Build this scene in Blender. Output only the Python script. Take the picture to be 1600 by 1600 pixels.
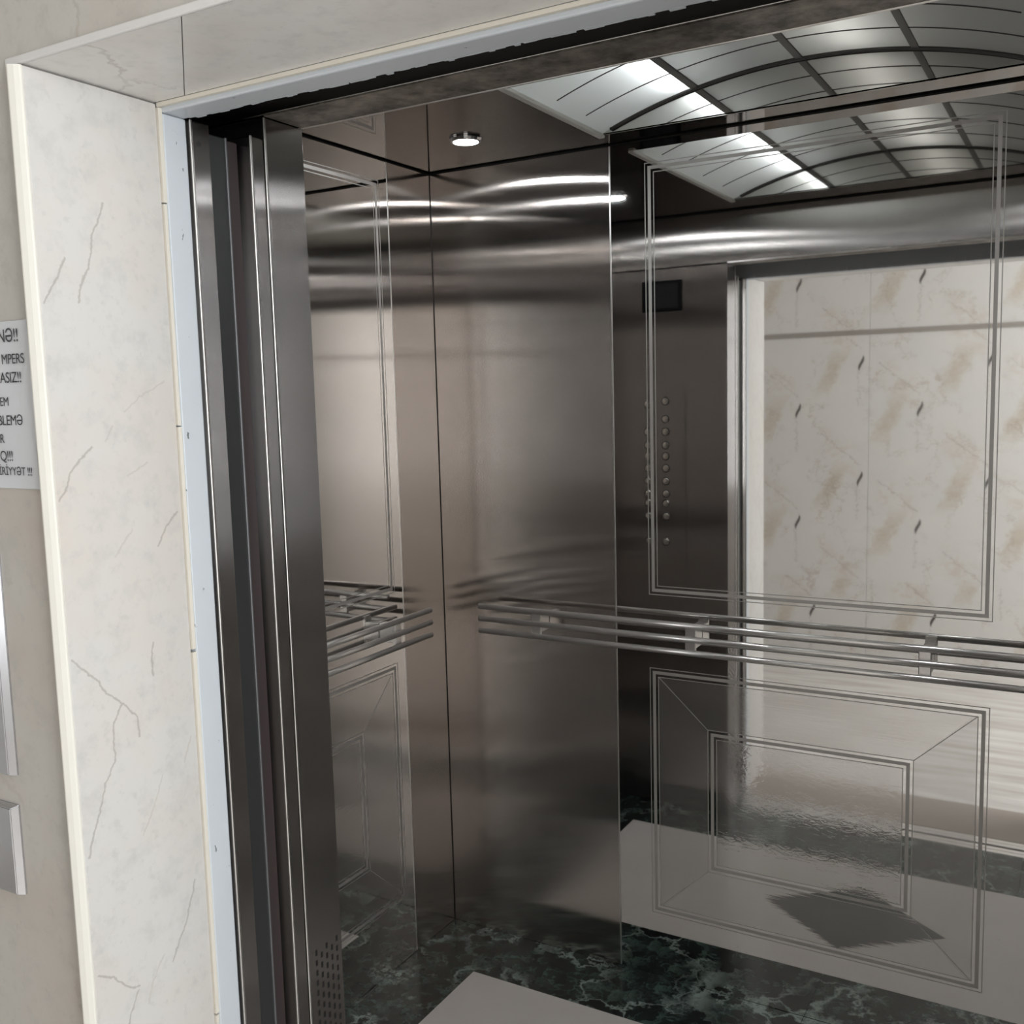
import bpy, bmesh, math, random
from mathutils import Matrix, Vector
random.seed(4)
for o in list(bpy.data.objects): bpy.data.objects.remove(o)
S = bpy.context.scene
COL = S.collection

# ------------------------------------------------------------------ camera
cam = bpy.data.cameras.new('camera'); camo = bpy.data.objects.new('camera', cam); COL.objects.link(camo)
R = Vector((0.86647, 0.49852, -0.02660)); U = Vector((-0.03471, 0.11331, 0.99295)); F = Vector((-0.49802, 0.85944, -0.11548))
m = Matrix((R, U, -F)).transposed().to_4x4(); m.translation = Vector((1.6354, -1.3112, 1.5801))
camo.matrix_world = m
cam.sensor_width = 36; cam.lens = 36 * 1574.26 / 1600; cam.clip_start = 0.02
S.camera = camo
# ------------------------------------------------------------------ light and exposure
S.view_settings.view_transform = 'Standard'; S.view_settings.look = 'None'
S.view_settings.gamma = 1; S.view_settings.use_curve_mapping = False
S.view_settings.exposure = 0.22
W = bpy.data.worlds.new('daylight'); S.world = W; W.use_nodes = True
W.node_tree.nodes['Background'].inputs[0].default_value = (0.85, 0.93, 1.0, 1)
W.node_tree.nodes['Background'].inputs[1].default_value = 1.6

def area(name, loc, rot, sx, sy, watts, col=(1, 1, 1)):
    l = bpy.data.lights.new(name, 'AREA'); l.shape = 'RECTANGLE'; l.size = sx; l.size_y = sy; l.energy = watts; l.color = col
    o = bpy.data.objects.new(name, l); COL.objects.link(o); o.location = loc; o.rotation_euler = rot
    return o
# daylight entering through the lobby window in the right-hand lobby wall
area('window_daylight', (3.62, -1.45, 1.62), (0, math.radians(90), 0), 1.5, 1.5, 80, (0.93, 0.97, 1.0))

# ------------------------------------------------------------------ node helpers
class X:
    """small expression helper around node sockets"""
    nt = None
    def __init__(s, v): s.v = v
    @staticmethod
    def n(op, *a, clamp=False):
        nd = X.nt.nodes.new('ShaderNodeMath'); nd.operation = op; nd.use_clamp = clamp
        for i, q in enumerate(a):
            q = q.v if isinstance(q, X) else q
            if isinstance(q, (int, float)): nd.inputs[i].default_value = q
            else: X.nt.links.new(q, nd.inputs[i])
        return X(nd.outputs[0])
    def __add__(s, o): return X.n('ADD', s, o)
    __radd__ = __add__
    def __sub__(s, o): return X.n('SUBTRACT', s, o)
    def __rsub__(s, o): return X.n('SUBTRACT', o, s)
    def __mul__(s, o): return X.n('MULTIPLY', s, o)
    __rmul__ = __mul__
    def __truediv__(s, o): return X.n('DIVIDE', s, o)
def absx(a): return X.n('ABSOLUTE', a)
def mx(a, b): return X.n('MAXIMUM', a, b)
def mn(a, b): return X.n('MINIMUM', a, b)
def lt(a, b): return X.n('LESS_THAN', a, b)
def gt(a, b): return X.n('GREATER_THAN', a, b)
def clampx(a): return X.n('ADD', a, 0.0, clamp=True)
def ramp01(a, lo, hi):
    """0 at lo, 1 at hi, clamped"""
    return X.n('MULTIPLY', a - lo, 1.0 / (hi - lo), clamp=True)
def wrap(a, p): return X.n('WRAP', a, p / 2, -p / 2)

class Mat:
    def __init__(s, name):
        s.m = bpy.data.materials.new(name); s.m.use_nodes = True; s.nt = s.m.node_tree; s.nt.nodes.clear(); X.nt = s.nt
        s.out = s.nt.nodes.new('ShaderNodeOutputMaterial')
    def node(s, t, **kw):
        n = s.nt.nodes.new(t)
        for k, v in kw.items(): setattr(n, k, v)
        return n
    def link(s, a, b): s.nt.links.new(a.v if isinstance(a, X) else a, b)
    def put(s, sock, v):
        if isinstance(v, X): s.link(v, sock)
        elif isinstance(v, bpy.types.NodeSocket): s.link(v, sock)
        elif isinstance(v, (tuple, list)) and len(sock.default_value) == 4 and len(v) == 3: sock.default_value = (*v, 1)
        else: sock.default_value = v
    def pos(s):
        """world position (all scene pieces keep their real place, so grain never swims)"""
        g = s.node('ShaderNodeNewGeometry'); s.P = g.outputs['Position']; s.N = g.outputs['Normal']
        sp = s.node('ShaderNodeSeparateXYZ'); s.link(s.P, sp.inputs[0])
        return X(sp.outputs[0]), X(sp.outputs[1]), X(sp.outputs[2])
    def vec(s, x, y, z):
        c = s.node('ShaderNodeCombineXYZ')
        for i, q in enumerate((x, y, z)): s.put(c.inputs[i], q)
        return c.outputs[0]
    def noise(s, v, scale, detail=4, rough=.55, dist=0.0, dim='3D'):
        n = s.node('ShaderNodeTexNoise'); s.link(v, n.inputs['Vector'])
        n.inputs['Scale'].default_value = scale; n.inputs['Detail'].default_value = detail
        n.inputs['Roughness'].default_value = rough; n.inputs['Distortion'].default_value = dist
        return X(n.outputs['Fac'])
    def voro(s, v, scale, feature='DISTANCE_TO_EDGE'):
        n = s.node('ShaderNodeTexVoronoi', feature=feature); s.link(v, n.inputs['Vector']); n.inputs['Scale'].default_value = scale
        return X(n.outputs['Distance'])
    def mix(s, f, a, b):
        n = s.node('ShaderNodeMix', data_type='RGBA'); s.put(n.inputs[0], f); s.put(n.inputs[6], a); s.put(n.inputs[7], b)
        return n.outputs[2]
    def pbr(s, color, rough=.5, metal=0.0, spec=.5, **kw):
        b = s.node('ShaderNodeBsdfPrincipled'); s.put(b.inputs['Base Color'], color); s.put(b.inputs['Roughness'], rough)
        s.put(b.inputs['Metallic'], metal); s.put(b.inputs['Specular IOR Level'], spec)
        for k, v in kw.items(): s.put(b.inputs[k], v)
        return b.outputs[0]
    def gloss(s, color, rough, aniso=0.0, tangent=None, normal=None):
        b = s.node('ShaderNodeBsdfAnisotropic'); s.put(b.inputs['Color'], color); s.put(b.inputs['Roughness'], rough)
        s.put(b.inputs['Anisotropy'], aniso)
        if tangent is not None: s.link(tangent, b.inputs['Tangent'])
        if normal is not None: s.link(normal, b.inputs['Normal'])
        return b.outputs[0]
    def htan(s):
        """horizontal tangent on any upright sheet: normal x up"""
        c = s.node('ShaderNodeVectorMath', operation='CROSS_PRODUCT'); s.link(s.N, c.inputs[0]); c.inputs[1].default_value = (0, 0, 1)
        d = s.node('ShaderNodeVectorMath', operation='CROSS_PRODUCT'); s.link(c.outputs[0], d.inputs[0]); s.link(s.N, d.inputs[1])
        return d.outputs[0]
    def bump(s, h, strength, dist=.002):
        b = s.node('ShaderNodeBump'); s.link(h, b.inputs['Height']); b.inputs['Strength'].default_value = strength; b.inputs['Distance'].default_value = dist
        return b.outputs[0]
    def mixs(s, f, a, b):
        n = s.node('ShaderNodeMixShader'); s.put(n.inputs[0], f); s.link(a, n.inputs[1]); s.link(b, n.inputs[2]); return n.outputs[0]
    def end(s, sh): s.link(sh, s.out.inputs[0]); return s.m

def plain(name, col, rough=.5, metal=0., spec=.5):
    M = Mat(name); return M.end(M.pbr(col, rough, metal, spec))
def glow(name, col, k):
    M = Mat(name); e = M.node('ShaderNodeEmission'); M.put(e.inputs[0], col); e.inputs[1].default_value = k; return M.end(e.outputs[0])

# ------------------------------------------------------------------ materials
def m_brushed(name, col, rough=.30, aniso=.86, polish=.0):
    M = Mat(name); x, y, z = M.pos()
    streak = M.noise(M.vec(x * 420.0, y * 420.0, z * 5.0), 1.0, 3)
    smear = M.noise(M.vec(x * 3.0, y * 3.0, z * 2.2), 1.0, 3)
    c = M.mix(clampx(streak * .7 + smear * .3), [q * .92 for q in col], [q * 1.05 for q in col])
    r = (smear - .5) * .05 + (streak - .5) * .012 + rough
    a = M.gloss(c, r, aniso, M.htan())
    if polish: a = M.mixs(polish, a, M.gloss(c, .05))
    return M.end(a)
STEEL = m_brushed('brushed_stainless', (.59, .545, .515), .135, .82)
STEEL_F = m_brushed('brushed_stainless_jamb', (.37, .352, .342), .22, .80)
STEEL_H = m_brushed('brushed_stainless_header', (.56, .535, .52), .20, .80)
def m_simple_steel(name, col, rough):
    M = Mat(name); x, y, z = M.pos()
    n = M.noise(M.vec(x * 9.0, y * 9.0, z * 9.0), 1.0, 3)
    return M.end(M.gloss(M.mix(n, [q * .9 for q in col], [q * 1.05 for q in col]), (n - .5) * .05 + rough))
POLISH = m_simple_steel('polished_stainless_ceiling', (.36, .34, .325), .045)
def m_rail():
    M = Mat('satin_rail_steel'); x, y, z = M.pos(); n = M.noise(M.P, 30, 2)
    return M.end(M.mixs(.30, M.gloss((.78, .76, .74), n * .06 + .20), M.pbr((.62, .60, .58), .5)))
CHROME = m_rail()
PLATE = m_simple_steel('call_plate_steel', (.60, .60, .62), .22)
EDGE = m_simple_steel('bright_steel_edge', (.78, .76, .74), .30)
DARKGAP = plain('black_shadow_gap', (.012, .011, .010), .7)
SHAFT = plain('shaft_concrete_dark', (.035, .033, .030), .9)
RUBBER = plain('dark_rubber', (.02, .02, .02), .5)
DOORIN = plain('dark_painted_door_lining', (.045, .047, .046), .35, .3)

def m_mirror(name, horiz, cx, hx):
    """mirror-polished sheet with acid-etched ornament; horiz = 'x' or 'y' is the sheet's horizontal axis"""
    M = Mat(name); x, y, z = M.pos(); u = x if horiz == 'x' else y
    def box(c, h, z0, z1): return mx(absx(u - c) - h, absx(z - (z0 + z1) / 2) - (z1 - z0) / 2)
    dU = box(cx, hx, 1.0664, 2.1299); dL = box(cx, hx, .1934, .8467); k = hx - .157; dI = box(cx, k, .3408, .7003)
    line = None
    for dd in (dU, dL, dI):
        for off, w in ((0, .0042), (.0115, .0011), (-.0115, .0011)):
            q = lt(absx(dd - off), w); line = q if line is None else mx(line, q)
    # mitre lines between the outer and inner lower frames
    au = absx(u - cx); ring = gt(dI, .012) * lt(dL, -.012)
    s1 = (.8467 - .7003) / (hx - k); s2 = (.3408 - .1934) / (hx - k)
    t1 = absx((z - .7003) - (au - k) * s1); t2 = absx((.3408 - z) - (au - k) * s2)
    diag = lt(mn(t1, t2), .0014) * ring
    line = mx(line, diag)
    inner = lt(dI, -.012)
    side = gt(au - k, (absx(z - .52) - .18))          # upright limbs of the frame
    streak = M.noise(M.vec(x * 6.0, y * 6.0, z * 160.0), 1.0, 4, dist=.4)
    wavy = M.noise(M.vec(x * 26.0, y * 26.0, z * 60.0), 1.0, 3, dist=2.2)
    smudge = M.noise(M.vec(x * 5.0, y * 5.0, z * 5.0), 1.0, 4)
    mirc = M.mix(smudge, (.74, .73, .715), (.83, .82, .805))
    mir = M.gloss(mirc, .018 + smudge * .012)
    n_in = M.bump(wavy, .10, .0012); n_st = M.bump(streak, .06, .0010)
    sat = M.mixs(.22, M.gloss(mirc, .03, normal=n_st), M.gloss((.55, .53, .51), .42))
    satv = M.mixs(.30, M.gloss(mirc, .03), M.gloss((.50, .48, .465), .45))
    sati = M.mixs(.24, M.gloss(mirc, .03, normal=n_in), M.gloss((.55, .53, .51), .42))
    frame = M.mixs(side, sat, satv)
    sh = M.mixs(ring, mir, frame); sh = M.mixs(inner, sh, sati)
    etch = M.mixs(.45, M.gloss((.52, .50, .48), .5), M.pbr((.42, .40, .38), .6))
    return M.end(M.mixs(line, sh, etch))

def segs_mask(M, vec, lines, w0, w1):
    best = None
    for pl in lines:
        for (a, b) in zip(pl[:-1], pl[1:]):
            d = (b[0] - a[0], b[1] - a[1]); L2 = d[0] ** 2 + d[1] ** 2
            s = M.node('ShaderNodeVectorMath', operation='SUBTRACT'); M.link(vec, s.inputs[0]); s.inputs[1].default_value = (a[0], a[1], 0)
            t = M.node('ShaderNodeVectorMath', operation='DOT_PRODUCT'); M.link(s.outputs[0], t.inputs[0]); t.inputs[1].default_value = (d[0] / L2, d[1] / L2, 0)
            tc = clampx(X(t.outputs['Value']))
            k = M.node('ShaderNodeVectorMath', operation='SCALE'); k.inputs[0].default_value = (d[0], d[1], 0); M.link(tc, k.inputs['Scale'])
            r = M.node('ShaderNodeVectorMath', operation='DISTANCE'); M.link(s.outputs[0], r.inputs[0]); M.link(k.outputs[0], r.inputs[1])
            q = X(r.outputs['Value']); best = q if best is None else mn(best, q)
    return 1.0 - ramp01(best, w0, w1)

VEINS = [[(-0.4893, 1.251), (-0.4551, 1.2163), (-0.4417, 1.195), (-0.4175, 1.1738), (-0.4322, 1.1492), (-0.4345, 1.1228), (-0.4348, 1.0957), (-0.4525, 1.0702), (-0.4623, 1.0404), (-0.4759, 1.0115), (-0.4857, 0.9796)], [(-0.4175, 1.1738), (-0.3929, 1.1466), (-0.392, 1.1185)], [(-0.3895, 1.8449), (-0.3947, 1.831), (-0.4121, 1.8009), (-0.4129, 1.7795), (-0.4206, 1.7591), (-0.4343, 1.735), (-0.4388, 1.716)], [(-0.4548, 1.7687), (-0.4693, 1.7403), (-0.4882, 1.7112)], [(-0.4342, 1.5251), (-0.4571, 1.5081), (-0.4707, 1.4941), (-0.4749, 1.4779), (-0.4896, 1.4603)], [(-0.3014, 1.4248), (-0.3193, 1.4065), (-0.3375, 1.3804)], [(-0.358, 1.2439), (-0.3624, 1.2189), (-0.3619, 1.1974)], [(-0.3107, 0.8694), (-0.3327, 0.8131), (-0.362, 0.7668)], [(-0.4853, 0.8106), (-0.4627, 0.7955), (-0.4393, 0.7685), (-0.4224, 0.7601)], [(-0.4251, 0.7548), (-0.4381, 0.7313), (-0.4438, 0.7163)]]
VEINS2 = [[(-0.3079, 1.6112), (-0.3507, 1.592), (-0.3793, 1.5707)], [(-0.3996, 1.5524), (-0.4135, 1.5324)], [(-0.3454, 1.5002), (-0.3804, 1.4833)], [(-0.3804, 1.4089), (-0.4095, 1.3767)], [(-0.3013, 1.09), (-0.3165, 1.0537)], [(-0.3583, 1.0498), (-0.3713, 1.0181), (-0.3965, 0.9746)], [(-0.377, 0.7846), (-0.3993, 0.7541), (-0.4094, 0.7284)]]
def m_cream(name, base, blotch, veins=False):
    M = Mat(name); x, y, z = M.pos()
    big = M.noise(M.P, 5.5, 4, .6); small = M.noise(M.P, 26, 5, .65); speck = M.noise(M.P, 60, 3, .6)
    c = M.mix(ramp01(big, .42, .72), base, blotch)
    grey = tuple(q * .86 for q in base)
    c = M.mix(ramp01(small, .50, .70) * .75, c, grey)
    c = M.mix(ramp01(speck, .58, .72) * .40, c, tuple(q * .78 for q in base))
    if veins:
        w = M.noise(M.P, 95, 3); w2 = M.noise(M.P, 70, 2, dist=1.0)
        v = M.vec(y + (w - .5) * .008, z + (w2 - .5) * .008, 0.0)
        c = M.mix(segs_mask(M, v, VEINS, .0006, .0022) * .62, c, (.33, .30, .27))
        c = M.mix(segs_mask(M, v, VEINS2, .0004, .0020) * .35, c, (.40, .35, .30))
    else:
        e = M.voro(M.vec(x * 1.0 + (small - .5) * .10, y * 1.0, z * .55 + (big - .5) * .3), 2.4)
        gate = ramp01(M.noise(M.P, 3.1, 2), .50, .62)
        c = M.mix((1.0 - ramp01(e, .004, .012)) * gate * .4, c, (.36, .31, .27))
    return M.end(M.pbr(c, .30, 0, .4))
REVEAL = m_cream('cream_marble_tile_veined', (.61, .585, .555), (.61, .555, .50), True)
CREAM = m_cream('cream_marble_tile', (.54, .515, .475), (.525, .47, .42))
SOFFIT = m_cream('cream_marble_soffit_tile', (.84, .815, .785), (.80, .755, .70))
EDGETRIM = plain('ivory_tile_edge', (.71, .68, .615), .35)
GROUT = plain('ivory_sealant', (.74, .69, .60), .6)

def m_blue():
    M = Mat('pale_blue_grey_enamel'); x, y, z = M.pos()
    chip = M.noise(M.vec(x * 40.0, y * 90.0, z * 40.0), 1.0, 4, .7)
    c = M.mix(M.noise(M.P, 9, 3), (.585, .615, .645), (.61, .64, .67))
    c = M.mix(gt(chip, .70), c, (.16, .18, .18))
    return M.end(M.pbr(c, .34, 0, .45))
BLUE = m_blue()

def m_panelwall():
    M = Mat('printed_marble_wall_panel'); x, y, z = M.pos()
    big = M.noise(M.P, 4.5, 4, .6); sm = M.noise(M.P, 17, 5, .65, 1.2); fine = M.noise(M.P, 34, 3, .6, 1.5)
    c = M.mix(ramp01(big, .35, .7), (.72, .705, .68), (.75, .72, .685))
    upper = gt(z, 1.875); low = lt(z, .47)
    z2 = z - upper * .065 - low * .133 ; x2 = x - low * .09
    wn = (sm - .5) * .12 + (big - .5) * .07; wf = (fine - .5) * .07 + (sm - .5) * .06
    for (ox, oz) in ((.135, .79), (.485, 1.052)):
        u = wrap(x2 - ox, .665); v = wrap(z2 - oz, .653)
        # slanted tan blotch below left of each dark fleck
        bu = (u + .17) - (v + .06) * .42 + wn; bv = v + .05 + wn
        bl = 1.0 - ramp01(mx(absx(bu) * 2.4, absx(bv)), .05, .15)
        c = M.mix(bl * (ramp01(fine, .3, .6) * .4 + .45), c, (.58, .50, .41))
        # warm patch along the vein that climbs to the upper left
        tu = (u + .12) + (v - .16) * 1.5 + wn * 1.3
        tp = 1.0 - ramp01(mx(absx(tu) * .8, absx(u + .12)), .05, .15)
        c = M.mix(tp * ramp01(sm, .42, .62) * .55, c, (.62, .53, .46))
        ln = 1.0 - ramp01(absx((u + .05) + (v - .12) * 1.25 + wf), .0015, .007)
        ln = ln * lt(absx(u + .11), .11)
        c = M.mix(ln * .55, c, (.40, .33, .28))
        dn = 1.0 - ramp01(absx(u + .012 + wf * .8), .0012, .005); dn = dn * lt(absx(v + .14), .10)
        c = M.mix(dn * .5, c, (.42, .36, .32))
        cu = absx(u - v * .26 - X.n('SINE', v * 75.0) * .004); cw = (1.0 - (v / .045) * (v / .045)) * .0088
        c = M.mix(lt(cu, cw), c, (.075, .06, .055))
    e = M.voro(M.vec(x + (sm - .5) * .22, y, z + (fine - .5) * .16), 5.0)
    c = M.mix((1.0 - ramp01(e, .006, .03)) * ramp01(M.noise(M.P, 6, 2), .46, .60) * .55, c, (.45, .36, .30))
    return M.end(M.pbr(c, .28, 0, .4))
PANELWALL = m_panelwall()

def m_green():
    M = Mat('dark_green_marble'); x, y, z = M.pos()
    a = M.noise(M.P, 5.0, 5, .6); b = M.noise(M.P, 13, 5, .65)
    v = M.vec(x + (a - .5) * .45, y + (b - .5) * .30, 0.0)
    e1 = M.voro(v, 6.5); e2 = M.voro(M.vec(x + (b - .5) * .20, y + (a - .5) * .3, 3.0), 22.0)
    c = M.mix(ramp01(b, .40, .68), (.008, .010, .009), (.022, .036, .030))
    c = M.mix((1.0 - ramp01(e2, .0, .14)) * ramp01(b, .42, .60) * .6, c, (.10, .16, .135))
    c = M.mix((1.0 - ramp01(e1, .0, .075)) * ramp01(a, .45, .60) * .9, c, (.30, .37, .335))
    return M.end(M.pbr(c, .16, 0, .5))
GREEN = m_green()
def m_slab(name, col, k):
    M = Mat(name); x, y, z = M.pos()
    a = M.noise(M.P, 7, 4, .6); b = M.noise(M.P, 70, 2, .5)
    c = M.mix(a, [q * (1 - k) for q in col], [q * (1 + k) for q in col])
    c = M.mix(gt(b, .77), c, [q * .45 for q in col])
    return M.end(M.pbr(c, .18, 0, .5))
WHITE = m_slab('pale_greige_floor_slab', (.60, .56, .53), .05)
GREY = m_slab('grey_green_floor_slab', (.075, .078, .075), .25)
def m_floor():
    M = Mat('streaked_travertine_floor'); x, y, z = M.pos()
    s = M.noise(M.vec(x * 1.6, y * 17.0, 0.0), 1.0, 5, .6, .6); n = M.noise(M.P, 4, 3)
    c = M.mix(ramp01(s, .34, .66), (.50, .46, .42), (.80, .77, .74)); c = M.mix(n * .3, c, (.58, .53, .48))
    return M.end(M.pbr(c, .22, 0, .5))
LFLOOR = m_floor()
THRESH = plain('brown_beige_threshold', (.36, .31, .27), .3)
PAINT = plain('white_lobby_paint', (.72, .70, .67), .7)
def m_dirt():
    M = Mat('dusty_bare_steel'); x, y, z = M.pos()
    n = M.noise(M.P, 22, 6, .7); c = M.mix(ramp01(n, .38, .66), (.09, .078, .066), (.36, .32, .275))
    return M.end(M.pbr(c, .42, .55))
DIRT = m_dirt()
def m_diffuser():
    M = Mat('opal_acrylic'); t = M.node('ShaderNodeBsdfTranslucent'); M.put(t.inputs[0], (.80, .82, .80))
    d = M.node('ShaderNodeBsdfDiffuse'); M.put(d.inputs[0], (.60, .60, .58))
    return M.end(M.mixs(.5, t.outputs[0], d.outputs[0]))
OPAL = m_diffuser()
RIB = plain('dark_rib', (.05, .048, .045), .4)
BAR = plain('grey_bar', (.16, .155, .15), .4)
FRAMEW = plain('ivory_light_frame', (.62, .60, .56), .35)
HOUSE = plain('grey_housing', (.46, .46, .45), .6)
TUBE = glow('lit_fluorescent_tube', (.93, .97, 1.0), 13)
LED = glow('lit_led_face', (.95, .98, 1.0), 150)
FILLTUBE = glow('fill_tube_glow', (1.0, .97, .92), 4.5)  # added weak glow that lifts the darker half of the vault
PAPER = plain('white_paper', (.66, .67, .69), .7)
INK = plain('printed_ink', (.05, .05, .055), .7)
BLACKGL = plain('black_display_bezel', (.006, .006, .007), .3, 0, .1)
SCREEN = plain('dark_display_glass', (.02, .02, .022), .25, 0, .15)
BTN = m_simple_steel('button_steel', (.55, .53, .50), .22)
BTNDK = plain('button_ring_dark', (.03, .03, .03), .4)

# ------------------------------------------------------------------ object helpers
def finish(name, bm, mat, parent=None, smooth=False):
    me = bpy.data.meshes.new(name)
    org = parent_world(parent) if parent else Vector((0, 0, 0))
    bmesh.ops.translate(bm, verts=bm.verts, vec=-org)
    bm.normal_update(); bm.to_mesh(me); bm.free()
    me.materials.append(mat)
    if smooth:
        for p in me.polygons: p.use_smooth = True
    o = bpy.data.objects.new(name, me); COL.objects.link(o)
    if parent: o.parent = parent
    return o
def parent_world(p):
    v = Vector((0, 0, 0))
    while p: v += p.location; p = p.parent
    return v
def abox(bm, x0, x1, y0, y1, z0, z1, bev=0.0, seg=1):
    r = bmesh.ops.create_cube(bm, size=1); vs = r['verts']
    for v in vs: v.co = Vector(((x0 + x1) / 2 + v.co.x * (x1 - x0), (y0 + y1) / 2 + v.co.y * (y1 - y0), (z0 + z1) / 2 + v.co.z * (z1 - z0)))
    if bev:
        es = list({e for v in vs for e in v.link_edges})
        bmesh.ops.bevel(bm, geom=es, offset=bev, segments=seg, profile=.5, affect='EDGES')
def box(name, mat, x0, x1, y0, y1, z0, z1, parent=None, bev=0.0, seg=1):
    bm = bmesh.new(); abox(bm, x0, x1, y0, y1, z0, z1, bev, seg); return finish(name, bm, mat, parent)
def atube(bm, pts, r, n=10, caps=True):
    pts = [Vector(p) for p in pts]; rings = []
    for i, p in enumerate(pts):
        d = (pts[min(i + 1, len(pts) - 1)] - pts[max(i - 1, 0)]).normalized()
        a = d.cross(Vector((0, 0, 1)));
        if a.length < 1e-4: a = Vector((1, 0, 0))
        a.normalize(); b = d.cross(a)
        rings.append([bm.verts.new(p + (a * math.cos(2 * math.pi * k / n) + b * math.sin(2 * math.pi * k / n)) * r) for k in range(n)])
    for q, w in zip(rings[:-1], rings[1:]):
        for k in range(n): bm.faces.new((q[k], q[(k + 1) % n], w[(k + 1) % n], w[k]))
    if caps: bm.faces.new(rings[0][::-1]); bm.faces.new(rings[-1])
def tube(name, mat, pts, r, parent=None, n=10):
    bm = bmesh.new(); atube(bm, pts, r, n); bmesh.ops.recalc_face_normals(bm, faces=bm.faces); o = finish(name, bm, mat, parent, True); return o
def lathe(name, mat, c, prof, parent=None, axis='z', n=28):
    """prof = [(radius, offset along axis)]"""
    bm = bmesh.new(); rings = []; c = Vector(c)
    for r, h in prof:
        ring = []
        for k in range(n):
            a = 2 * math.pi * k / n; q = (r * math.cos(a), r * math.sin(a), h)
            q = q if axis == 'z' else (q[0], q[2], q[1]); ring.append(bm.verts.new(c + Vector(q)))
        rings.append(ring)
    for q, w in zip(rings[:-1], rings[1:]):
        for k in range(n): bm.faces.new((q[k], q[(k + 1) % n], w[(k + 1) % n], w[k]))
    bm.faces.new(rings[0][::-1]); bm.faces.new(rings[-1]); bmesh.ops.recalc_face_normals(bm, faces=bm.faces)
    return finish(name, bm, mat, parent)
def empty(name, loc):
    o = bpy.data.objects.new(name, None); o.empty_display_size = .05; COL.objects.link(o); o.location = loc; return o
def tag(o, label, cat, group=None):
    o['label'] = label; o['category'] = cat
    if group: o['group'] = group
    return o
def struct(o, label, cat):
    o['kind'] = 'structure'; o['label'] = label; o['category'] = cat; return o

# ------------------------------------------------------------------ dimensions
WID, DEP, HGT = 2.10, 1.10, 2.20           # car interior; front inner plane y = 0, back wall y = DEP
JL, JR = .500, 1.600                       # clear opening
YW = -.491                                 # lobby face of the front wall
YO = -2.437                                # opposite lobby wall
LX0, LX1, LZ = -1.60, 3.40, 2.72           # lobby extent

# ------------------------------------------------------------------ lobby shell
bm = bmesh.new()
abox(bm, LX0, .470, YW, -.288, 0, 2.0068); abox(bm, 1.630, LX1, YW, -.288, 0, 2.0068); abox(bm, LX0, LX1, YW, -.288, 2.0068, LZ)
struct(finish('wall_front', bm, CREAM), 'cream marble tiled lobby wall around the lift doorway', 'wall')
wo = struct(empty('wall_back', (.9, YO, 0)), 'lobby wall of printed beige marble panels opposite the lift, seen in the mirror', 'wall')
box('backing', PAINT, LX0, LX1, YO - .12, YO - .008, 0, LZ, wo)
xs = [LX0, -.70, .53, 1.76, 2.99, LX1]
for a, b in zip(xs[:-1], xs[1:]):
    box('panel', PANELWALL, a + .0012, b - .0012, YO - .008, YO, .0, 1.862, wo, .0008)
    box('panel', PANELWALL, a + .0012, b - .0012, YO - .008, YO, 1.888, LZ, wo, .0008)
box('joint_strip', plain('taupe_joint_strip', (.33, .30, .27), .45), LX0, LX1, YO - .008, YO + .006, 1.862, 1.888, wo, .002)
box('floor', LFLOOR, LX0, LX1, YO - .12, YW, -.10, 0); struct(bpy.data.objects['floor'], 'glossy streaked beige stone lobby floor', 'floor')
struct(box('ceiling', PAINT, LX0, LX1, YO - .12, -.288, LZ, LZ + .1), 'white painted lobby ceiling', 'ceiling')
struct(box('wall_left', PAINT, LX0 - .1, LX0, YO - .12, -.288, -.1, LZ + .1), 'white painted end wall of the lobby', 'wall')
bm = bmesh.new()
wy0, wy1, wz0, wz1 = -2.25, -.65, .85, 2.40
abox(bm, LX1, LX1 + .1, YO - .12, wy0, -.1, LZ + .1); abox(bm, LX1, LX1 + .1, wy1, -.288, -.1, LZ + .1)
abox(bm, LX1, LX1 + .1, wy0, wy1, -.1, wz0); abox(bm, LX1, LX1 + .1, wy0, wy1, wz1, LZ + .1)
struct(finish('wall_right', bm, PAINT), 'white lobby end wall with the daylight window', 'wall')
win = struct(empty('window_1', (LX1 + .05, (wy0 + wy1) / 2, wz0)), 'white framed lobby window letting in daylight', 'window')
bm = bmesh.new()
abox(bm, LX1 + .03, LX1 + .08, wy0, wy0 + .06, wz0, wz1); abox(bm, LX1 + .03, LX1 + .08, wy1 - .06, wy1, wz0, wz1)
abox(bm, LX1 + .03, LX1 + .08, wy0 + .06, wy1 - .06, wz0, wz0 + .06); abox(bm, LX1 + .03, LX1 + .08, wy0 + .06, wy1 - .06, wz1 - .06, wz1)
abox(bm, LX1 + .035, LX1 + .075, -1.47, -1.43, wz0 + .06, wz1 - .06)
finish('window_frame', bm, plain('white_window_frame', (.8, .8, .8), .4), win)

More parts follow.
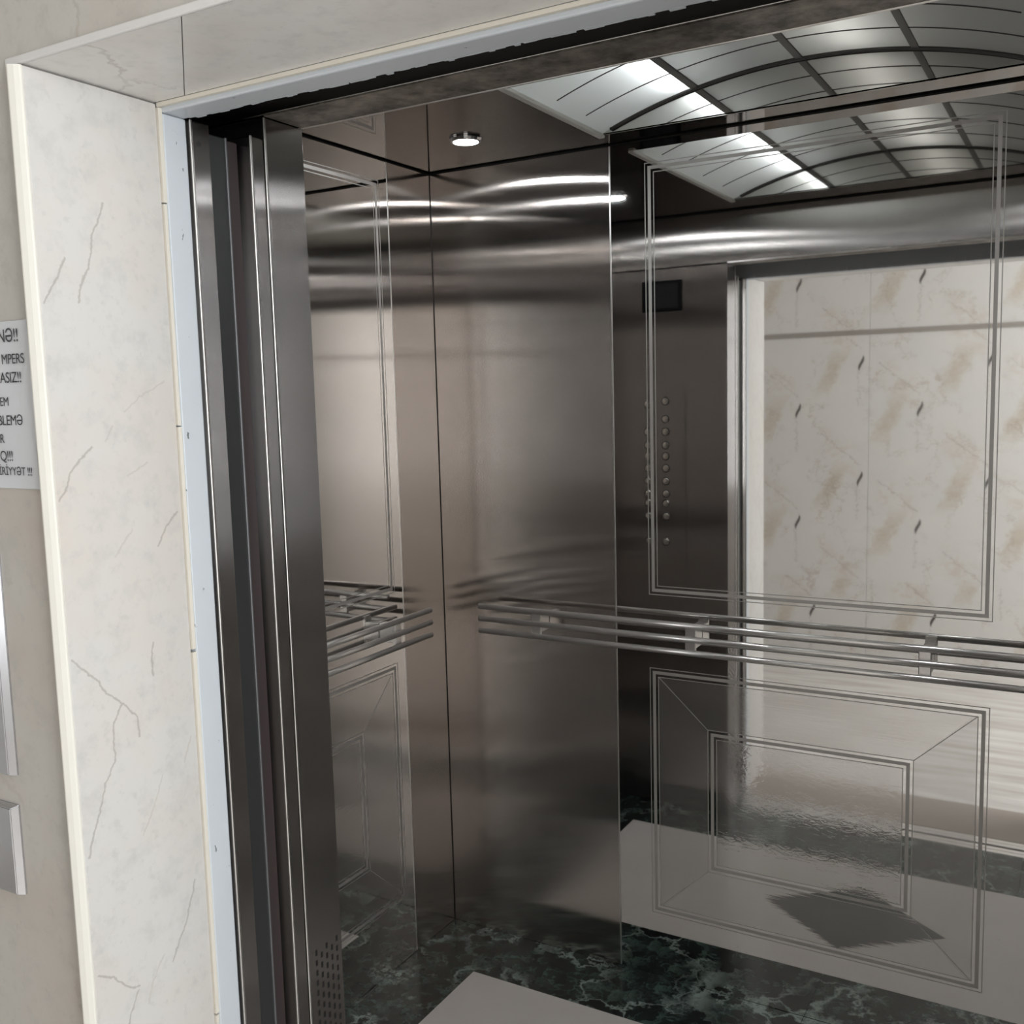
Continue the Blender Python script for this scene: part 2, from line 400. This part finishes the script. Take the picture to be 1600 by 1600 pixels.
# doorway lining: marble reveal (left, right), soffit, ivory edges, sealant
def reveal(name, x0, x1, face, label):
    t = struct(empty(name, ((x0 + x1) / 2, -.387, 0)), label, 'door surround')
    box('reveal_tile', REVEAL, x0, x1, YW - .002, -.290, 0, 1.995, t, .0012)
    prof = [(.4745, YW - .0002), (.4740, -.5030), (.4750, -.5048), (.4768, -.5046), (.4830, -.5010), (.4875, -.4968), (.4888, -.4950), (.4888, -.4933), (.4800, -.4932)]
    if face < 0: prof = [(2.1 - px, py) for px, py in prof][::-1]
    bm = bmesh.new(); lo = [bm.verts.new((*p, 0)) for p in prof]; hi = [bm.verts.new((*p, 1.995)) for p in prof]
    bm.faces.new(lo); bm.faces.new(hi[::-1])
    for k in range(len(prof)): bm.faces.new((lo[k], hi[k], hi[(k + 1) % len(prof)], lo[(k + 1) % len(prof)]))
    bmesh.ops.recalc_face_normals(bm, faces=bm.faces); finish('edge_strip', bm, EDGETRIM, t)
    g0, g1 = (x1 - .004, x1 + .003) if face > 0 else (x0 - .003, x0 + .004)
    bm = bmesh.new(); z = 0.0
    while z < 1.98:
        h = random.uniform(.25, .6); abox(bm, g0, g1, -.2895, -.2835 + random.uniform(-.0008, .001), z, min(z + h, 1.99)); z += h + random.uniform(.001, .006)
    finish('sealant', bm, GROUT, t)
    return t
reveal('trim_1', .470, .489, 1, 'veined cream marble lining on the hinge-less door jamb beside the notice')
reveal('trim_2', 1.611, 1.630, -1, 'cream marble lining of the door jamb away from the notice')
bpy.data.objects['trim_1']['label'] = 'veined cream marble door jamb lining beside the paper notice'
t = struct(empty('trim_3', (1.05, -.39, 2.0)), 'cream marble lintel tiles above the lift opening', 'door surround')
SOFF = [(.470, .470), (.762, .546), (1.25, 1.25), (1.63, 1.63)]       # joints: x at the lobby edge, x at the door edge (first one is cut on the skew)
for (a0, a1), (b0, b1) in zip(SOFF[:-1], SOFF[1:]):
    bm = bmesh.new(); q = [(a0 + .0008, YW + .001), (b0 - .0008, YW + .001), (b1 - .0008, -.290), (a1 + .0008, -.290)]
    lo = [bm.verts.new((*p, 1.997)) for p in q]; hi = [bm.verts.new((*p, 2.0066)) for p in q]
    bm.faces.new(lo[::-1]); bm.faces.new(hi)
    for k in range(4): bm.faces.new((lo[k], lo[(k + 1) % 4], hi[(k + 1) % 4], hi[k]))
    bmesh.ops.recalc_face_normals(bm, faces=bm.faces); finish('soffit_tile', bm, SOFFIT, t)
box('edge_strip', plain('pale_tile_edge', (.70, .68, .66), .35), .459, 1.641, YW - .0045, YW + .0008, 1.9962, 2.0066, t, .002, 2)
box('sealant', GROUT, .489, 1.611, -.2895, -.2838, 1.991, 1.9965, t)

# pale blue steel landing door frame
t = struct(empty('trim_4', (1.05, -.262, 0)), 'pale blue painted steel landing door frame with chipped edges', 'door frame')
box('jamb', BLUE, .455, .4925, -.283, -.2405, 0, 1.984, t, .0025, 2)
box('jamb', BLUE, 1.6075, 1.645, -.283, -.2405, 0, 1.984, t, .0025, 2)
bm = bmesh.new(); abox(bm, .455, 1.645, -.283, -.2405, 1.9845, 2.06, .0025, 2)
hd = finish('head', bm, BLUE, t)
bm = bmesh.new(); x = .50
while x < 1.6:                                    # ragged torn paint edge along the head
    w = random.uniform(.004, .018); abox(bm, x, x + w, -.2404, -.2404 + random.uniform(.0006, .0075), 1.9850, 1.999); x += w
finish('chipped_edge', bm, BLUE, hd)

# shaft enclosure
bm = bmesh.new()
abox(bm, -.9, -.85, -.29, 1.45, -.3, 2.75); abox(bm, 2.95, 3.0, -.29, 1.45, -.3, 2.75)
abox(bm, -.9, 3.0, 1.45, 1.5, -.3, 2.75); abox(bm, -.9, 3.0, -.29, 1.5, 2.75, 2.8); abox(bm, -.9, 3.0, -.288, 1.5, -.35, -.3)
struct(finish('wall_shaft', bm, SHAFT), 'dark lift shaft seen in the slot between the doors', 'wall')

# thresholds and sills
struct(box('trim_5', THRESH, .489, 1.611, YW, -.216, -.10, 0), 'brownish stone threshold between lobby floor and sill', 'threshold')
t = struct(empty('trim_6', (1.05, -.17, 0)), 'grooved aluminium door sills under the lift doors', 'sill')
for a, b in ((-.214, -.190), (-.186, -.166), (-.150, -.128), (-.124, -.102)):
    box('sill_bar', EDGE, .40, 1.70, a, b, -.03, -.001, t, .0015)
box('sill_base', DARKGAP, .40, 1.70, -.2145, -.166, -.06, -.0305, t); box('sill_base', DARKGAP, .40, 1.70, -.150, -.101, -.06, -.0305, t)

# doors (all slid open; only their leading edges show)
def door(name, x0, x1, lead, y0, y1, label, landing):
    t = struct(empty(name, ((x0 + x1) / 2, (y0 + y1) / 2, 0)), label, 'lift door')
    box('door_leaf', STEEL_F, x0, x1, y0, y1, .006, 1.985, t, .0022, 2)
    e0, e1 = (lead - .0005, lead + .0022) if lead == x1 else (lead - .0022, lead + .0005)
    box('edge_highlight', EDGE, e0, e1, y0 - .0015, y0 + .0035, .006, 1.985, t, .0009)  # rounded corner's highlight put in as a lighter strip
    if landing:
        s = -1 if lead == x1 else 1
        a, b = sorted((lead + s * .008, lead + s * .33))
        box('door_lining', DOORIN, a, b, y1 + .0005, y1 + .040, .006, 1.975, t, .002)
        a, b = sorted((lead + s * .0045, lead + s * .0095))
        box('lining_edge', plain('dull_grey_edge', (.16, .16, .165), .4, .6), a, b, y1 + .0355, y1 + .0395, .006, 1.975, t, .001)
        a, b = sorted((lead + s * .016, lead + s * .30))
        box('seal_strip', plain('dark_brown_seal', (.045, .032, .032), .45), a, b, y1 + .0405, y1 + .072, .006, 1.975, t, .002)
        lathe('screw_hole', BTNDK, (lead + s * .0, (y0 + y1) / 2 - .002, 1.952), [(.0001, 0), (.004, 0)], t) if False else None
    return t
door('door_1', -.35, .495, .495, -.236, -.199, 'brushed steel landing door leaf slid open beside the notice jamb', True)
door('door_2', -.35, .500, .500, -.122, -.0925, 'brushed steel car door leaf slid open beside the notice jamb', False)
door('door_3', 1.605, 2.45, 1.605, -.236, -.199, 'brushed steel landing door leaf slid open on the far jamb', True)
door('door_4', 1.600, 2.45, 1.600, -.122, -.0925, 'brushed steel car door leaf slid open on the far jamb', False)
d1 = bpy.data.objects['door_1']
bm = bmesh.new(); bmesh.ops.create_cone(bm, cap_ends=True, segments=14, radius1=.0042, radius2=.0030, depth=.002,
    matrix=Matrix.Translation((.4955, -.221, 1.953)) @ Matrix.Rotation(math.pi / 2, 4, 'Y')); finish('screw', bm, BTNDK, d1)

# ------------------------------------------------------------------ car shell
SH = 2.1955                                   # top of wall sheets, a dark shadow gap follows
def side_sheet(parent, name, mat, axis, at, a, b, z0=0.0006, z1=SH):
    """wall sheet 12 mm thick with its inner face at 'at'; axis of thickness with outward sign"""
    t = .012; g = .0007
    if axis == 'y+': return box(name, mat, a + g, b - g, at, at + t, z0, z1, parent, .0009)
    if axis == 'y-': return box(name, mat, a + g, b - g, at - t, at, z0, z1, parent, .0009)
    if axis == 'x-': return box(name, mat, at - t, at, a + g, b - g, z0, z1, parent, .0009)
    if axis == 'x+': return box(name, mat, at, at + t, a + g, b - g, z0, z1, parent, .0009)
MIR_B = m_mirror('etched_mirror_back', 'x', 1.05, .3935)
MIR_S = m_mirror('etched_mirror_side', 'y', .555, .295)
cb = struct(empty('wall_car_back', (1.05, DEP, 0)), 'rear lift car wall: etched mirror sheet between brushed steel panels', 'wall')
side_sheet(cb, 'brushed_panel', STEEL, 'y+', DEP, 0, .5497); side_sheet(cb, 'brushed_panel', STEEL, 'y+', DEP, 1.5503, WID)
side_sheet(cb, 'mirror_panel', MIR_B, 'y+', DEP, .5497, 1.5503)
for x in (.5497, 1.5503): box('joint_bead', EDGE, x - .0022, x + .0022, DEP - .0012, DEP + .004, .004, SH, cb, .0008)
box('shadow_gap', DARKGAP, 0, WID, DEP + .004, DEP + .02, SH, HGT + .01, cb)
cl = struct(empty('wall_car_left', (0, .55, 0)), 'side lift car wall with etched mirror, behind the notice jamb', 'wall')
side_sheet(cl, 'brushed_panel', STEEL, 'x-', 0, .90, DEP); side_sheet(cl, 'brushed_panel', STEEL, 'x-', 0, 0, .21)
side_sheet(cl, 'mirror_panel', MIR_S, 'x-', 0, .21, .90)
for y in (.90, .21): box('joint_bead', EDGE, -.004, .0012, y - .0018, y + .0018, .004, SH, cl, .0006)
box('shadow_gap', DARKGAP, -.02, -.004, 0, DEP, SH, HGT + .01, cl)
cr = struct(empty('wall_car_right', (WID, .55, 0)), 'side lift car wall with etched mirror, away from the notice jamb', 'wall')
side_sheet(cr, 'brushed_panel', STEEL, 'x+', WID, .90, DEP); side_sheet(cr, 'brushed_panel', STEEL, 'x+', WID, 0, .21)
side_sheet(cr, 'mirror_panel', MIR_S, 'x+', WID, .21, .90)
for y in (.90, .21): box('joint_bead', EDGE, WID - .0012, WID + .004, y - .0018, y + .0018, .004, SH, cr, .0006)
box('shadow_gap', DARKGAP, WID + .004, WID + .02, 0, DEP, SH, HGT + .01, cr)
box('corner_bead', DARKGAP, -.0015, .0015, DEP - .0015, DEP + .0015, .004, SH, cb)
box('corner_bead', DARKGAP, WID - .0015, WID + .0015, DEP - .0015, DEP + .0015, .004, SH, cb)
# front returns, jamb posts and header
cf = struct(empty('wall_car_front', (1.05, -.045, 0)), 'brushed steel front wall of the lift car with jamb posts and header', 'wall')
def jamb(x0, x1, lead):
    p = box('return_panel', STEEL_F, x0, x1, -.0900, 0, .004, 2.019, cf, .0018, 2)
    e0, e1 = (lead - .0005, lead + .0018) if lead == x1 else (lead - .0018, lead + .0005)
    box('edge_highlight', EDGE, e0, e1, -.0915, -.0865, .006, 2.018, cf, .0008)  # lighter strip stands for the highlight along the post's rounded edge
    bm = bmesh.new()
    for i in range(5):
        y = -.070 + i * .0135; z = .635 - (.010 if i % 2 else 0) 
        while z > .02:
            s = (lead - .001, lead + .0004) if lead == x1 else (lead - .0004, lead + .001)
            abox(bm, s[0], s[1], y, y + .0045, z - .010, z); z -= .0185
    v = finish('vent_slots', bm, DARKGAP, cf); v['kind'] = 'stuff'
jamb(0, JL, JL); jamb(JR, WID, JR)
bm = bmesh.new(); abox(bm, 0, WID, -.0900, 0, 2.0215, SH, .0015); finish('header_panel', bm, STEEL_H, cf)
box('header_soffit', DIRT, JL + .001, JR - .001, -.0895, -.004, 2.0195, 2.0214, cf)
box('header_edge', EDGE, JL, JR, -.0038, .0012, 2.0185, 2.0245, cf, .001)
box('shadow_gap', DARKGAP, 0, WID, -.02, -.004, SH, HGT + .01, cf)
box('header_track', SHAFT, .30, 1.80, -.199, -.0935, 2.06, 2.12, cf, .002)
box('track_cover', DARKGAP, .30, 1.80, -.239, -.200, 2.06, 2.12, cf)

# car floor: green border tiles, pale slab with a grey diamond
fl = struct(empty('floor_car', (1.05, .55, 0)), 'lift car floor: dark green marble border around a pale slab', 'floor')
box('subfloor', SHAFT, -.02, WID + .02, -.10, DEP + .02, -.06, -.015, fl)
ix0, ix1, iy0, iy1 = .20, 1.90, .196, .886; g = .0006
def poly(name, mat, pts, z0, z1, parent):
    bm = bmesh.new(); lo = [bm.verts.new((*p, z0)) for p in pts]; hi = [bm.verts.new((*p, z1)) for p in pts]; n = len(pts)
    bm.faces.new(hi); bm.faces.new(lo[::-1])
    for k in range(n): bm.faces.new((lo[k], lo[(k + 1) % n], hi[(k + 1) % n], hi[k]))
    bmesh.ops.recalc_face_normals(bm, faces=bm.faces); return finish(name, bm, mat, parent)
xs = [ix0, .62, 1.05, 1.48, ix1]
for a, b in zip(xs[:-1], xs[1:]):
    poly('border_tile', GREEN, [(a + g, iy1 + g), (b - g, iy1 + g), (b - g if b < ix1 else b - g, DEP), (a + g, DEP)], -.015, 0, fl)
    poly('border_tile', GREEN, [(a + g, -.100), (b - g, -.100), (b - g, iy0 - g), (a + g, iy0 - g)], -.015, 0, fl)
ys = [-.10, iy0, .54, iy1, DEP]
for a, b in zip(ys[:-1], ys[1:]):
    poly('border_tile', GREEN, [(0, a + g), (ix0 - g, a + g), (ix0 - g, b - g), (0, b - g)], -.015, 0, fl)
    poly('border_tile', GREEN, [(ix1 + g, a + g), (WID, a + g), (WID, b - g), (ix1 + g, b - g)], -.015, 0, fl)
DX, DY, dcx, dcy = .262, .195, 1.055, .549
dia = [(dcx - DX, dcy), (dcx, dcy - DY), (dcx + DX, dcy), (dcx, dcy + DY)]
bm = bmesh.new()
oc = [(ix0, iy0), (ix1, iy0), (ix1, iy1), (ix0, iy1)]
k = .0008; hole = [(dcx - DX - k, dcy), (dcx, dcy - DY - k), (dcx + DX + k, dcy), (dcx, dcy + DY + k)]
O = [bm.verts.new((*p, 0)) for p in oc]; Hh = [bm.verts.new((*p, 0)) for p in hole]
for f in ((O[0], O[1], Hh[1]), (O[1], Hh[2], Hh[1]), (O[1], O[2], Hh[2]), (O[2], Hh[3], Hh[2]), (O[2], O[3], Hh[3]), (O[3], Hh[0], Hh[3]), (O[3], O[0], Hh[0]), (O[0], Hh[1], Hh[0])): bm.faces.new(f)
bmesh.ops.recalc_face_normals(bm, faces=bm.faces)
r = bmesh.ops.extrude_face_region(bm, geom=list(bm.faces)); bmesh.ops.translate(bm, verts=[v for v in r['geom'] if isinstance(v, bmesh.types.BMVert)], vec=(0, 0, -.015))
bmesh.ops.recalc_face_normals(bm, faces=bm.faces)
finish('pale_slab', bm, WHITE, fl)
poly('diamond_slab', GREY, dia, -.015, 0, fl)

# car ceiling with vaulted opening
vx0, vx1, vy0, vy1 = .575, 1.525, .165, 1.005
ce = struct(empty('ceiling_car', (1.05, .55, HGT)), 'polished steel lift car ceiling with arched light opening', 'ceiling')
bm = bmesh.new()
O = [bm.verts.new(p) for p in ((-.004, -.004, HGT), (WID + .004, -.004, HGT), (WID + .004, DEP + .004, HGT), (-.004, DEP + .004, HGT))]
I = [bm.verts.new(p) for p in ((vx0, vy0, HGT), (vx1, vy0, HGT), (vx1, vy1, HGT), (vx0, vy1, HGT))]
for k in range(4): bm.faces.new((O[k], O[(k + 1) % 4], I[(k + 1) % 4], I[k]))
bmesh.ops.recalc_face_normals(bm, faces=bm.faces)
r = bmesh.ops.extrude_face_region(bm, geom=list(bm.faces)); bmesh.ops.translate(bm, verts=[v for v in r['geom'] if isinstance(v, bmesh.types.BMVert)], vec=(0, 0, .004))
bmesh.ops.recalc_face_normals(bm, faces=bm.faces)
finish('ceiling_sheet', bm, POLISH, ce)
box('shaft_cover', SHAFT, -.02, WID + .02, -.09, DEP + .02, 2.46, 2.47, ce)

# ------------------------------------------------------------------ vaulted ceiling light
vl = tag(empty('ceiling_light', (1.05, (vy0 + vy1) / 2, HGT)), 'arched opal ceiling light with dark ribs, glowing along one tube', 'ceiling light')
SAG = .090; CH = vx1 - vx0; RAD = CH * CH / (8 * SAG) + SAG / 2; CX = 1.05
def arcz(x, d=0.0): return HGT + .004 - (RAD - SAG) + math.sqrt((RAD + d) ** 2 - (x - CX) ** 2)
NA = 40; AX = [vx0 + CH * i / NA for i in range(NA + 1)]
bm = bmesh.new()
rows = [[bm.verts.new((x, y, arcz(x))) for x in AX] for y in (vy0, vy1)]
for i in range(NA): bm.faces.new((rows[0][i], rows[0][i + 1], rows[1][i + 1], rows[1][i]))
finish('diffuser', bm, OPAL, vl, True)
for y0, y1 in ((vy0 - .002, vy0), (vy1, vy1 + .002)):                   # polished end lunettes
    pts = [(x, arcz(x) + .002) for x in AX]; bm = bmesh.new()
    A = [bm.verts.new((x, y0, z)) for x, z in pts]; B = [bm.verts.new((x, y1, z)) for x, z in pts]
    A2 = [bm.verts.new((x, y0, HGT + .001)) for x, z in pts]; B2 = [bm.verts.new((x, y1, HGT + .001)) for x, z in pts]
    for i in range(NA):
        bm.faces.new((A[i], A[i + 1], B[i + 1], B[i])); bm.faces.new((A2[i], A2[i + 1], A[i + 1], A[i])); bm.faces.new((B[i], B[i + 1], B2[i + 1], B2[i]))
    bmesh.ops.recalc_face_normals(bm, faces=bm.faces)
    finish('end_plate', bm, m_simple_steel('polished_end_plate', (.66, .65, .63), .03), vl)
def rib(y, r): tube('rib', RIB, [(x, y, arcz(x) - r * .8) for x in AX[1:-1]], r, vl, 6)
rib(vy0 + .005, .0042); rib(vy1 - .005, .0042)
for yy in (.350, .535, .720, .865): rib(yy, .0013)
for bx in (.8125, 1.05, 1.2875):
    bm = bmesh.new(); n = 6
    q = [[bm.verts.new((bx - .008 + .016 * i / n, y, arcz(bx - .008 + .016 * i / n) - d)) for i in range(n + 1)] for y, d in ((vy0, .0035), (vy1, .0035), (vy1, .0002), (vy0, .0002))]
    for k in range(4):
        for i in range(n): bm.faces.new((q[k][i], q[k][i + 1], q[(k + 1) % 4][i + 1], q[(k + 1) % 4][i]))
    bmesh.ops.recalc_face_normals(bm, faces=bm.faces); finish('bar', bm, BAR, vl)
box('light_block_fin', HOUSE, .811, .814, vy0 + .004, vy1 - .004, arcz(.8125) + .0012, 2.302, vl)  # unseen fin added above the bar to cut off the tube's light
bm = bmesh.new()
abox(bm, vx0 - .03, vx1 + .03, vy0 - .02, vy1 + .02, 2.36, 2.41); abox(bm, vx0 - .03, vx0 - .02, vy0 - .02, vy1 + .02, HGT + .005, 2.40)
abox(bm, vx1 + .02, vx1 + .03, vy0 - .02, vy1 + .02, HGT + .005, 2.40); abox(bm, vx0 - .02, vx1 + .02, vy0 - .02, vy0 - .01, HGT + .005, 2.40)
abox(bm, vx0 - .02, vx1 + .02, vy1 + .01, vy1 + .02, HGT + .005, 2.40)
finish('housing', bm, HOUSE, vl)
for x0, x1, y0, y1 in ((vx0 - .012, vx0 + .004, vy0 - .006, vy1 + .006), (vx1 - .004, vx1 + .012, vy0 - .006, vy1 + .006)):
    box('edge_frame', FRAMEW, x0, x1, y0, y1, HGT - .006, HGT + .003, vl, .0015)
tube('lit_tube', TUBE, [(.785, vy0 + .03, 2.292), (.785, vy1 - .03, 2.292)], .013, vl, 12)
tube('fill_tube', FILLTUBE, [(1.18, vy0 + .03, 2.343), (1.18, vy1 - .03, 2.343)], .013, vl, 12)  # unseen fill source added behind the unlit part of the diffuser

# ------------------------------------------------------------------ downlights
def downlight(x, y, label):
    t = tag(empty('downlight', (x, y, HGT)), label, 'downlight', 'round downlights in the car ceiling')
    lathe('rim', m_rim, (x, y, HGT), [(.041, -.0005), (.041, -.003), (.037, -.008), (.0305, -.009), (.0305, -.0075)], t)
    lathe('led_face', LED, (x, y, HGT), [(.030, -.0076), (.030, -.0085), (.026, -.0095)], t)
    return t
m_rim = m_simple_steel('chrome_rim', (.75, .75, .77), .10)
for sx, nm in ((0, 'on the notice side'), (1, 'on the far side from the notice')):
    for y, nn in ((.835, 'by the rear wall'), (.480, 'by the doors')):
        downlight(.29 if not sx else 1.81, y, 'small chrome round downlight %s, %s' % (nm, nn))

# ------------------------------------------------------------------ handrails
def handrail(wall, a, b, brs, label):
    loc = {'back': (1.05, DEP, .92), 'left': (0, .55, .92), 'right': (WID, .55, .92)}[wall]
    t = tag(empty('handrail', loc), label, 'handrail', 'triple-bar handrails in the car')
    def P(s, off, z):
        return {'back': (s, DEP - off, z), 'left': (off, s, z), 'right': (WID - off, s, z)}[wall]
    for z in (.9945, .9600, .9255):
        tube('bar', CHROME, [P(a, .060, z), P(b, .060, z)], .0078, t, 14)
    for s in brs:
        p, q = P(s - .012, .0005, .918), P(s + .012, .0555, 1.002)
        bm = bmesh.new(); lo = [min(i, j) for i, j in zip(p, q)]; hi = [max(i, j) for i, j in zip(p, q)]
        pp, qq = P(s - .0135, .044, .921), P(s + .0135, .0545, .999); l2 = [min(i, j) for i, j in zip(pp, qq)]; h2 = [max(i, j) for i, j in zip(pp, qq)]
        abox(bm, l2[0], h2[0], l2[1], h2[1], l2[2], h2[2], .002)
        fp, fq = P(s - .0135, .0005, .935), P(s + .0135, .0465, .985); l3 = [min(i, j) for i, j in zip(fp, fq)]; h3 = [max(i, j) for i, j in zip(fp, fq)]
        abox(bm, l3[0], h3[0], l3[1], h3[1], l3[2], h3[2], .002)
        finish('bracket', bm, CHROME, t)
    return t
handrail('back', .158, WID - .158, (.335, .775, 1.325, 1.765), 'triple-bar satin steel handrail across the rear etched mirror')
handrail('left', .14, DEP - .158, (.29, .80), 'triple-bar satin steel handrail on the side wall behind the notice jamb')
handrail('right', .14, DEP - .158, (.29, .80), 'triple-bar satin steel handrail on the side wall away from the notice')

# ------------------------------------------------------------------ car operating panel (seen only in the mirror)
cp = tag(empty('control_panel', (.256, 0, .15)), 'tall steel lift control panel with black display and floor buttons', 'control panel')
box('plate', STEEL_F, .170, .342, .0002, .0032, .15, 1.995, cp, .001)
dp = box('display', BLACKGL, .180, .334, .0033, .0090, 1.866, 1.976, cp, .002)
box('screen', SCREEN, .194, .320, .0091, .0098, 1.878, 1.964, dp)
for z in (1.542, 1.476, 1.430, 1.380, 1.340, 1.295, 1.247, 1.200, 1.164, 1.116, 1.020):
    b = lathe('button', BTN, (.266, .0033, z), [(.0125, 0), (.0125, .003), (.0108, .0045), (.004, .0050)], cp, 'y', 18)
    lathe('ring', BTNDK, (.266, .0033, z), [(.0155, 0), (.0155, .0018), (.0126, .0018)], b, 'y', 18)
for z in (1.532, 1.430, 1.380, 1.340, 1.295, 1.247, 1.200, 1.164, 1.116, 1.020):
    b = lathe('button', BTN, (.196, .0033, z), [(.0125, 0), (.0125, .003), (.0108, .0045), (.004, .0050)], cp, 'y', 18)
    lathe('ring', BTNDK, (.196, .0033, z), [(.0155, 0), (.0155, .0018), (.0126, .0018)], b, 'y', 18)

# ------------------------------------------------------------------ lobby wall fittings
ip = tag(empty('indicator_plate', (.288, YW, 1.0735)), 'tall stainless call plate on the lobby wall right below the paper notice', 'wall plate')
def bevel_plate(name, x0, x1, z0, z1, d, parent):
    bm = bmesh.new(); b = .006
    lo = [bm.verts.new((x, YW - .0003, z)) for x, z in ((x0, z0), (x1, z0), (x1, z1), (x0, z1))]
    mi = [bm.verts.new((x, YW - .0015, z)) for x, z in ((x0, z0), (x1, z0), (x1, z1), (x0, z1))]
    hi = [bm.verts.new((x, YW - d, z)) for x, z in ((x0 + b, z0 + b * .5), (x1 - b, z0 + b * .5), (x1 - b, z1 - b * .5), (x0 + b, z1 - b * .5))]
    for q, w in ((lo, mi), (mi, hi)):
        for k in range(4): bm.faces.new((q[k], q[(k + 1) % 4], w[(k + 1) % 4], w[k]))
    bm.faces.new(hi); bm.faces.new(lo[::-1]); bmesh.ops.recalc_face_normals(bm, faces=bm.faces)
    bmesh.ops.bevel(bm, geom=list(bm.edges), offset=.0012, segments=2, affect='EDGES')
    return finish(name, bm, PLATE, parent)
bevel_plate('plate', .218, .358, 1.0735, 1.388, .012, ip)
b = lathe('button', BTN, (.288, YW - .0123, 1.17), [(.019, 0), (.019, -.003), (.016, -.005), (.005, -.0055)], ip, 'y')
lathe('ring', EDGE, (.288, YW - .0123, 1.17), [(.023, 0), (.022, -.003), (.0192, -.003)], b, 'y')
box('display', BLACKGL, .248, .328, YW - .0135, YW - .0121, 1.265, 1.335, ip, .0005)
kp = tag(empty('key_plate', (.288, YW, .8985)), 'small square steel plate with a round key switch on the lobby wall', 'wall plate')
bevel_plate('plate', .222, .354, .8985, 1.030, .012, kp)
b = lathe('key_switch', CHROME, (.288, YW - .0123, .961), [(.018, 0), (.018, -.006), (.014, -.009), (.006, -.009)], kp, 'y')
box('key_slot', DARKGAP, .2865, .2895, YW - .0222, YW - .0214, .953, .969, b)

no = tag(empty('notice', (.3135, YW, 1.480)), 'white paper notice with dark capital lettering taped to lobby wall', 'notice')
bm = bmesh.new(); nx, nz = 10, 8; px0, px1, pz0, pz1 = .161, .4578, 1.4750, 1.6915
for side in (0, 1):
    gr = [[bm.verts.new((px0 + (px1 - px0) * i / nx, YW - .0008 - side * .0004 - .0007 * (1 + math.sin(i * 1.3 + j * .9)), pz0 + (pz1 - pz0) * j / nz)) for i in range(nx + 1)] for j in range(nz + 1)]
    for j in range(nz):
        for i in range(nx): bm.faces.new((gr[j][i], gr[j][i + 1], gr[j + 1][i + 1], gr[j + 1][i]))
sheet = finish('sheet', bm, PAPER, no, True)
for s, x, z, h in (('NƏ!!', 0.4513, 1.6643, 0.0167), ('MPERS', 0.4593, 1.6367, 0.0128), ('YASIZ!!', 0.4509, 1.6128, 0.0137), ('EM', 0.4206, 1.5833, 0.0115), ('BLEMƏ', 0.4464, 1.5584, 0.0131), ('AR', 0.4046, 1.5354, 0.0117), ('Q!!!', 0.4203, 1.5121, 0.0133), ('DİRİYYƏT !!!', 0.4575, 1.4935, 0.0107)):
    x = 1.6354 - (1.6354 - x) * 1.0092; z = 1.58 - (1.58 - z) * 1.0092      # wall plane
    cu = bpy.data.curves.new('lettering', 'FONT'); cu.body = s; cu.size = h / .70; cu.align_x = 'RIGHT'; cu.extrude = .00005; cu.space_character = .95
    cu.materials.append(INK)
    tmp = bpy.data.objects.new('lettering_curve', cu); COL.objects.link(tmp)
    me = bpy.data.meshes.new_from_object(tmp.evaluated_get(bpy.context.evaluated_depsgraph_get()))
    bpy.data.objects.remove(tmp); bpy.data.curves.remove(cu)
    o = bpy.data.objects.new('lettering', me); COL.objects.link(o); o.parent = no
    o.location = Vector((x, YW - .0031, z)) - no.location; o.rotation_euler = (math.pi / 2, 0, 0); o.scale = (.95, 1, 1)
